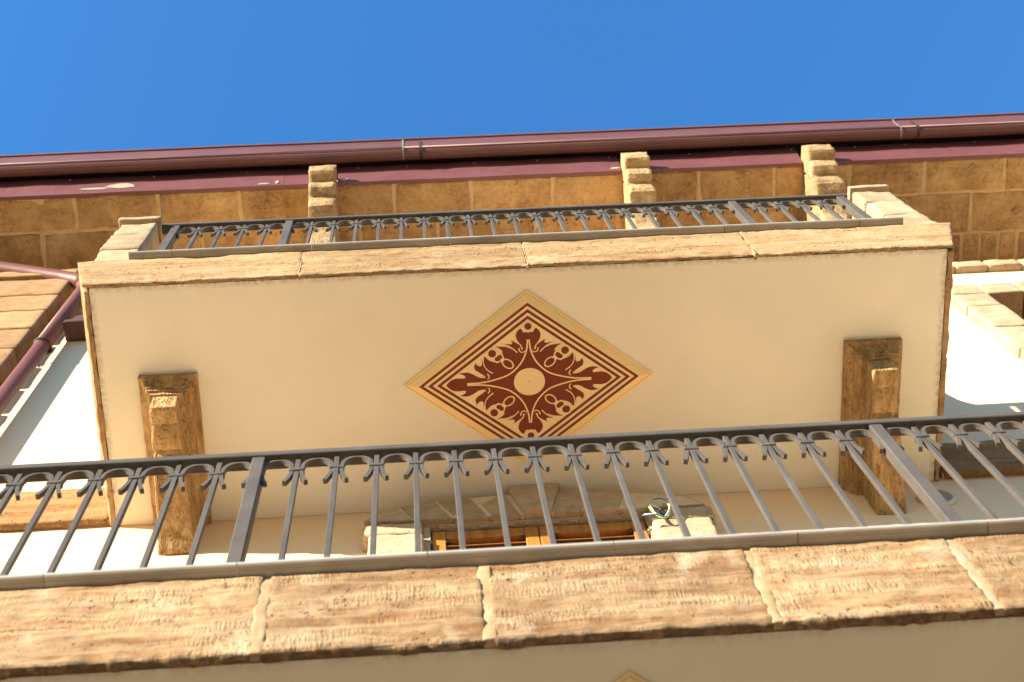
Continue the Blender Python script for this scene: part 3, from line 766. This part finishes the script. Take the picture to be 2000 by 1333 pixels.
def medallion(S, cx, cy, label):
    t = thing('ceiling_panel', label, 'painted panel', (cx, cy, S), None)
    U, Vv = .592, .440
    def dia(f, z): return [(cx + U * f, cy, z), (cx, cy + Vv * f, z), (cx - U * f, cy, z), (cx, cy - Vv * f, z)]
    rings = [(1.0, S + .003), (1.0, S - .006), (.986, S - .0075), (.984, S - .004), (.972, S - .004), (.970, S - .009), (.958, S - .012), (.885, S - .030), (.880, S - .030)]
    V = []; F = []
    for f, z in rings: V += dia(f, z)
    for i in range(len(rings) - 1):
        for k in range(4): F.append((i * 4 + k, i * 4 + (k + 1) % 4, i * 4 + 4 + (k + 1) % 4, i * 4 + 4 + k))
    meshobj('moulding', V, F, 'bevel', t)
    zp = S - .0295
    V = dia(.882, zp) + dia(.882, S); meshobj('board', V, [(0, 1, 2, 3), (7, 6, 5, 4)] + [(k, k + 4, (k + 1) % 4 + 4, (k + 1) % 4) for k in range(4)], 'panel', t)
    # three painted lines
    for a, b in ((.877, .842), (.806, .770), (.735, .698)):
        V = dia(a, zp - .0012) + dia(b, zp - .0012)
        meshobj('painted_line', V, [(k, (k + 1) % 4, 4 + (k + 1) % 4, 4 + k) for k in range(4)], 'redbrown', t)
    z1, z2, z3 = zp - .0012, zp - .0020, zp - .0028
    quad = [(0, -.240)] + smooth_line([(.010, -.244), (.022, -.243), (.031, -.258), (.037, -.262), (.050, -.250), (.058, -.231), (.053, -.208), (.040, -.188), (.031, -.168), (.0285, -.158)], 4) + \
        smooth_line([(.0285, -.158), (.037, -.178), (.067, -.199), (.083, -.207)], 5)[1:] + smooth_line([(.083, -.207), (.075, -.196), (.079, -.188), (.098, -.189), (.124, -.194)], 4)[1:] + \
        smooth_line([(.124, -.194), (.104, -.183), (.086, -.172), (.076, -.163)], 4)[1:] + smooth_line([(.076, -.163), (.092, -.170), (.113, -.177), (.158, -.180)], 4)[1:] + \
        smooth_line([(.158, -.180), (.138, -.171), (.124, -.157), (.122, -.150), (.130, -.140)], 4)[1:] + \
        [(.150, -.118), (.172, -.106)] + smooth_line([(.172, -.106), (.190, -.116), (.202, -.129), (.209, -.134)], 4)[1:] + smooth_line([(.209, -.134), (.211, -.110), (.209, -.095), (.204, -.083)], 4)[1:] + \
        smooth_line([(.204, -.083), (.212, -.095), (.217, -.108), (.222, -.124)], 4)[1:] + smooth_line([(.222, -.124), (.219, -.099), (.227, -.087), (.241, -.091), (.250, -.104)], 4)[1:] + \
        smooth_line([(.250, -.104), (.257, -.087), (.253, -.070), (.238, -.058), (.220, -.046), (.207, -.034)], 4)[1:] + smooth_line([(.207, -.034), (.222, -.029), (.240, -.033), (.262, -.047), (.292, -.059), (.330, -.055)], 4)[1:] + \
        smooth_line([(.330, -.055), (.309, -.047), (.300, -.037), (.306, -.030), (.338, -.032)], 4)[1:] + smooth_line([(.338, -.032), (.362, -.027), (.380, -.014), (.392, 0)], 4)[1:] + [(0, 0)]
    tan_parts = []; red_top = []
    tan_parts.append(stroke([(.0035, -.207), (.012, -.148), (.040, -.090), (.093, -.041), (.166, -.016), (.227, -.0055), (.293, -.0035)], .007, .007))
    tan_parts.append(stroke([(.017, -.154), (.023, -.147), (.036, -.147), (.044, -.158), (.046, -.168)], .004, .006))
    tan_parts.append(stroke([(.0285, -.160), (.031, -.166), (.038, -.186)], .009, .004))
    tan_parts.append(stroke([(.054, -.146), (.074, -.166), (.096, -.182), (.120, -.192)], .006, .003))
    tan_parts.append(stroke([(.216, -.125), (.211, -.092), (.196, -.067), (.171, -.049)], .003, .006))
    tan_parts.append(stroke([(.197, -.048), (.189, -.037), (.190, -.027), (.197, -.022)], .006, .004))
    tan_parts.append(stroke([(.207, -.034), (.222, -.033), (.238, -.036)], .009, .004))
    tan_parts += [circle(.171, -.147, .0275), circle(.099, -.093, .032, .022, math.radians(-38)), circle(.142, -.125, .026, .021, .9), circle(.160, -.117, .013), circle(.127, -.120, .012), circle(.119, -.106, .012), circle(.150, -.107, .008)]
    red_top += [circle(.171, -.147, .0185), circle(.099, -.093, .025, .0155, math.radians(-38)), circle(.136, -.128, .0115), circle(.149, -.119, .011), circle(.142, -.118, .009)]
    for sx in (1, -1):
        for sy in (1, -1):
            fx = lambda lp: [(cx + sx * x, cy + sy * y) for x, y in lp]
            fill_poly('painted_leaf', [fx(quad)], z1, 'redbrown', t)
            for q_, l in enumerate(tan_parts): fill_poly('painted_vein', [fx(l)], z2 - .00006 * q_, 'panel', t)
            for q_, l in enumerate(red_top): fill_poly('painted_berry', [fx(l)], z3 - .0006 - .0001 * q_, 'redbrown', t)
    for sy in (1, -1):
        fill_poly('painted_vein', [circle(cx, cy + sy * .268, .0245, .0235)], z2 - .0012, 'panel', t)
        fill_poly('painted_berry', [circle(cx, cy + sy * .272, .0165)], z3 - .0016, 'redbrown', t)
    fill_poly('painted_disc', [circle(cx, cy, .0735, .068, 0, 48)], z3 - .0014, 'panel', t)
    bm = bmesh.new(); bmesh.ops.create_uvsphere(bm, u_segments=10, v_segments=6, radius=.006); bmesh.ops.translate(bm, verts=bm.verts, vec=(cx, cy, zp - .003))
    bmobj('hook_cover', bm, 'panel', t, smooth=True)
medallion(S2, .470, -.640, 'diamond panel with red-brown leaf ornament under the upper balcony')
medallion(S1, .452, -.650, 'yellow diamond panel whose tip shows under the lower balcony')

# ------------------------------------------------------------------ railings
RY = -1.1155
def railing(S, label, xs_posts, gaps, xa, xb):
    t = thing('railing', label, 'railing', ((xa + xb) / 2, RY, S + .40))
    box('handrail', xa, xb, -1.143, -1.088, S + 1.424, S + 1.455, 'iron', t, bev=.003)
    z0 = S + .405; zt = S + 1.4235
    pst = bal = arc = col = None
    for x in xs_posts:
        if pst is None: pst = box('post', x - .0215, x + .0215, RY - .0215, RY + .0215, z0, zt, 'iron', t, bev=.003, base=(x, RY, z0))
        else: dup(pst, t, (x, RY, z0))
    def place(x, kind):
        nonlocal bal, arc, col
        b = (x, RY, z0)
        if kind == 'bal':
            if bal is None:
                bm = bmesh.new(); add_box(bm, x - .0085, x + .0085, RY - .0085, RY + .0085, z0, zt, .0012); bal = bmobj('baluster', bm, 'iron', t, base=b)
            else:
                q_ = dup(bal, t, b); q_.rotation_euler = (rnd.uniform(-.002, .002), rnd.uniform(-.0025, .0025), rnd.uniform(-.09, .09))
        if kind == 'col':
            if col is None:
                bm = bmesh.new(); add_box(bm, x - .0245, x + .0245, RY - .0130, RY + .0130, S + 1.318, S + 1.334, .002); col = bmobj('collar', bm, 'iron', t, base=b)
            else:
                q_ = dup(col, t, b); q_.rotation_euler = (0, 0, rnd.uniform(-.07, .07)); q_.location.z += rnd.uniform(-.004, .004)
    def arch(xl, gap):
        nonlocal arc
        b = (xl, RY, z0)
        if arc is None:
            # centreline: curl out at the foot, through the collar, over, and down again
            h = gap / 2; cxx = xl + h; rx = h - .0165
            Lh = [(-rx - .0165 + .036, 1.236), (-rx - .0165 + .029, 1.252), (-rx - .0005, 1.280), (-rx, 1.30), (-rx, 1.326)]
            pts = [(-rx + .018, 1.234), (-rx + .0105, 1.256), (-rx + .003, 1.284), (-rx, 1.306), (-rx, 1.330)]
            for k in range(1, 12):
                a = math.pi * k / 12; pts.append((-rx * math.cos(a), 1.345 + (.0715) * math.sin(a) ** .85))
            pts += [(-p[0], p[1]) for p in pts[4::-1]]
            V = []; F = []
            th, wd = .0062, .0085
            P = [Vector((cxx + p[0], S + p[1])) for p in pts]
            for i, p in enumerate(P):
                d = (P[min(i + 1, len(P) - 1)] - P[max(i - 1, 0)]).normalized(); nn = Vector((-d.y, d.x))
                for s_, w_ in ((1, -1), (1, 1), (-1, 1), (-1, -1)):
                    q_ = p + nn * th * s_; V.append((q_.x, RY + wd * w_, q_.y))
            for i in range(len(P) - 1):
                for k in range(4): F.append((i * 4 + k, i * 4 + (k + 1) % 4, i * 4 + 4 + (k + 1) % 4, i * 4 + 4 + k))
            F.append((3, 2, 1, 0)); l = 4 * (len(P) - 1); F.append((l, l + 1, l + 2, l + 3))
            arc = meshobj('arch', V, F, 'iron', t, base=b)
        else: dup(arc, t, b)
    return t, place, arch
def build_rail(S, label, posts, per, xa, xb):
    t, place, arch = railing(S, label, posts, per, xa, xb)
    for (a, b), n_ in zip(zip(posts, posts[1:]), per):
        gp = (b - a) / n_
        for k in range(n_):
            arch(a + gp * k, gp)
            if k: place(a + gp * k, 'bal'); place(a + gp * k, 'col')
build_rail(S2, 'dark grey iron railing with small arches on the upper balcony', [-1.334, -.7205, 1.7295, 2.342], [5, 20, 5], -1.427, 2.397)
build_rail(S1, 'large dark grey iron railing with small arches in the foreground on the lower balcony', [-2.625, -.5695, 1.4865, 3.542], [16, 16, 16], -2.73, 3.64)

# ------------------------------------------------------------------ balcony door below the upper balcony
door = thing('shuttered_door', 'stone framed door with orange wooden louvred shutters under the upper balcony', 'door', (.47, 0, 5.22))
sur = bpy.data.objects.new('surround', None); finish(sur, door, (.47, -.05, 5.22))
def vous(poly, seed, mat='surround', y0=-.088):
    cx_ = sum(p[0] for p in poly) / len(poly); cz_ = sum(p[1] for p in poly) / len(poly)
    prism('stone', poly, 'y', y0 + .004 * math.sin(seed * 5), -.005 if False else .02, mat, sur, bev=.007, seg=2, base=(cx_, y0, cz_), rough=.005, seed=seed)
g_ = .006
zb = 8.003
tops = [(-.335, 8.012), (-.268, 8.115), (-.178, 8.160), (-.005, 8.222), (.165, 8.248), (.352, 8.262)]
# left voussoirs
vous([(-.335, 8.012), (-.104 - g_, 8.006), (-.176 - g_, 8.160), (-.268, 8.122)], 1)
vous([(-.104 + g_, 8.006), (.078 - g_, zb), (-.004 - g_, 8.222), (-.172 + g_, 8.160)], 2)
vous([(.078 + g_, zb), (.256 - g_, zb), (.165 - g_, 8.246), (.000 + g_, 8.222)], 3)
vous([(.256 + g_, zb), (.402 - g_, zb + .004), (.345 - g_, 8.256), (.170 + g_, 8.246)], 4)
vous([(.402 + g_, zb + .01), (.544 - g_, zb + .01), (.605, 8.306), (.348, 8.306)], 5, y0=-.105)
vous([(.544 + g_, zb + .004), (.680 - g_, zb), (.730 - g_, 8.236), (.600 + g_, 8.250)], 6)
vous([(.680 + g_, zb), (.852 - g_, zb), (.915 - g_, 8.205), (.740 + g_, 8.236)], 7)
vous([(.852 + g_, zb), (1.030 - g_, zb), (1.10 - g_, 8.165), (.925 + g_, 8.205)], 8)
vous([(1.030 + g_, zb), (1.262, 8.010), (1.205, 8.110), (1.11 + g_, 8.162)], 9)
prism('mortar_bed', [(-.315, 8.016), (-.255, 8.110), (-.17, 8.148), (0, 8.210), (.165, 8.232), (.352, 8.245), (.60, 8.245), (.73, 8.222), (.915, 8.19), (1.10, 8.15), (1.195, 8.10), (1.245, 8.016)], 'y', -.0845, .015, 'mortar_light', sur, base=(.47, -.08, 8.1))
# jamb stones
for sx, (xa, xb) in enumerate(((-.338, -.062), (.985, 1.285))):
    zz = [zb - .008, 7.868, 7.55, 7.15, 6.8, 6.4, 6.05, 5.65, 5.24]
    for i, (b_, a_) in enumerate(zip(zz, zz[1:])):
        ex = .0 if i % 2 == 0 else -.028
        stone('stone', xa - (ex if sx == 0 else 0), xb + (ex if sx else 0), -.088 - .004 * (i % 2), .02, a_ + .005, b_ - .005, 'surround', sur, step=.03, r=.016, amp=.006, freq=12, seed=sx * 20 + i)
# lintel reveal and plaster smears
box('lintel_reveal', -.062, .985, -.060, .06, 7.998, 8.0025, 'surround', door)
box('side_reveal', -.0615, -.030, -.055, .06, 5.24, 7.99, 'plaster_smear', door)
box('side_reveal', .970, .9845, -.055, .06, 5.24, 7.99, 'surround', door)
box('door_panel', -.03, .97, .05, .07, 5.24, 7.99, 'wood', door)
for i in range(9):
    xx = .0 + i * .105 + rnd.uniform(-.02, .02); w_ = rnd.uniform(.02, .05)
    box('plaster_dab', xx, xx + w_, -.050, -.042 + rnd.uniform(0, .004), 7.985, 7.9975, 'plaster_smear', door, bev=.002)
# shutters
def shutter(xa, xb, hinge):
    r = bpy.data.objects.new('shutter', None); finish(r, door, (xa, -.02, 5.25))
    y0, y1 = -.036, .004; zt = 7.975; z0 = 5.25; st = .062
    box('stile', xa, xa + st, y0, y1, z0, zt, 'wood', r, bev=.003); box('stile', xb - st, xb, y0, y1, z0, zt, 'wood', r, bev=.003)
    box('top_rail', xa + st, xb - st, y0 + .002, y1, zt - .075, zt, 'wood', r, bev=.003); box('bottom_rail', xa + st, xb - st, y0 + .002, y1, z0, z0 + .1, 'wood', r, bev=.003)
    box('middle_rail', xa + st, xb - st, y0 + .002, y1, 6.55, 6.65, 'wood', r, bev=.003)
    sl_ = None; z = zt - .120
    while z > z0 + .13:
        if not 6.52 < z < 6.67:
            c = ((xa + xb) / 2, -.015, z)
            if sl_ is None:
                pts = [(-.030, z - .024), (-.026, z - .026), (.0, z + .018), (-.004, z + .022)]
                sl_ = prism('slat', pts, 'x', xa + st - .002, xb - st + .002, 'wood', r, bev=.0012, base=c)
            else: dup(sl_, r, c)
        z -= .052
    for xx in (xa + st + .002, xb - st - .020):
        box('slat_clip', xx, xx + .018, -.034, -.012, zt - .108, zt - .078, 'black', r, bev=.002)
    hx = xa - .006 if hinge < 0 else xb + .006
    for zz in (7.80, 6.6, 5.5):
        tube('hinge', [(hx, -.040, zz), (hx, -.040, zz + .09)], .007, 'black', r, 8)
        tube('hinge_pin', [(hx, -.046, zz + .028), (hx, -.058, zz + .030)], .009, 'zinc', r, 8)
shutter(-.022, .4665, -1); shutter(.4705, .962, 1)

# right-hand upper window with stone surround
win = thing('window', 'upper window with pale stone surround at the right edge of the photo', 'window', (4.35, 0, 8.9))
s2 = bpy.data.objects.new('surround', None); finish(s2, win, (4.35, -.05, 8.9))
for i in range(6):
    xa, xb = 3.56 + .272 * i, 3.56 + .272 * (i + 1)
    if i == 0: xa = 3.585
    stone('stone', xa + .007, xb - .007, -.068 - .005 * rnd.random(), .30, 11.285 + .004 * rnd.random(), 11.50 + .012 * rnd.random(), 'pale', s2, step=.035, r=.014, amp=.006, freq=10, seed=i * 4.4)
for sx in (0, 1):
    zz = [11.272, 10.98, 10.52, 10.08, 9.65, 9.2, 8.72]
    for i, (b_, a_) in enumerate(zip(zz, zz[1:])):
        ex = .012 * (i % 2) + .01 * rnd.random()
        xa, xb = (3.575 + ex, 3.835) if sx == 0 else (4.90, 5.16 - ex)
        stone('stone', xa, xb, -.072 - .006 * rnd.random(), .30, a_ + .005, b_ - .005, 'pale', s2, step=.035, r=.016, amp=.007, freq=10, seed=sx * 30 + i * 2.9)
for k, (xa, xb) in enumerate(((3.845, 4.365), (4.37, 4.89))):
    box('shutter', xa, xb, .18, .22, 8.75, 11.27, 'wood', win, bev=.004)

# ------------------------------------------------------------------ round vent and wire loop
vt = thing('wall_vent', 'round cream plastic wall vent with dark slots beside the right corbel', 'vent', (2.396, 0, 8.103))
bm = bmesh.new()
def lathe(bm, prof, c, seg=40):
    rings = [[bm.verts.new((c[0] + r * math.cos(2 * math.pi * k / seg), c[1] + y, c[2] + r * math.sin(2 * math.pi * k / seg))) for k in range(seg)] for r, y in prof]
    for a, b in zip(rings, rings[1:]):
        for k in range(seg): bm.faces.new((a[k], a[(k + 1) % seg], b[(k + 1) % seg], b[k]))
    bm.faces.new(rings[-1])
vc = (2.396, 0, 8.103)
lathe(bm, [(.093, -.001), (.093, -.015), (.088, -.0195), (.080, -.021), (.0745, -.0185)], vc)
bmobj('rim', bm, 'plastic', vt, smooth=False)
bm = bmesh.new(); lathe(bm, [(.0744, -.0150), (.0740, -.0188)], vc); bmobj('grille_back', bm, 'dark', vt)
for i in range(9):
    zz = -.060 + i * .015; hw = math.sqrt(max(0, .0715 ** 2 - zz ** 2))
    prism('slat', [(-.0180, vc[2] + zz), (-.0206, vc[2] + zz - .001), (-.0206, vc[2] + zz - .0045), (-.0180, vc[2] + zz - .005)], 'x', vc[0] - hw, vc[0] + hw, 'plastic', vt, base=(vc[0], 0, vc[2] + zz))

wl = thing('wire_loop', 'loop of blue, yellow-green and white electric wires hanging at the door surround', 'wires', (1.03, -.09, 7.9))
for j, (mt, ph, dr) in enumerate((('wire_blue', 0, 0), ('wire_yellow', .8, .004), ('wire_white', 1.7, -.003))):
    pts = [(1.045, -.085, 7.895), (1.04, -.105, 7.90), (1.018 + .003 * j, -.122, 7.915)]
    for k in range(27):
        a = math.radians(160) - 2 * math.pi * k / 26 * .97
        rx, rz = .046 + dr + .002 * math.sin(3 * a + ph), .098 + dr * 1.5 + .003 * math.sin(4 * a + ph)
        pts.append((1.022 + rx * math.cos(a), -.135 - .008 * math.sin(a * 2 + ph), 7.892 + rz * math.sin(a)))
    pts += [(1.0 - .004 * j, -.142, 7.800 + .004 * j), (.965 - .012 * j, -.145, 7.792 + .006 * j), (.945 - .008 * (2 - j), -.146, 7.790 + .005 * j)]
    tube('wire', pts, .0030, mt, wl, 6)
tube('sleeve', [(1.062, -.070, 7.86), (1.050, -.090, 7.885), (1.032, -.112, 7.905)], .011, 'black', wl, 8)
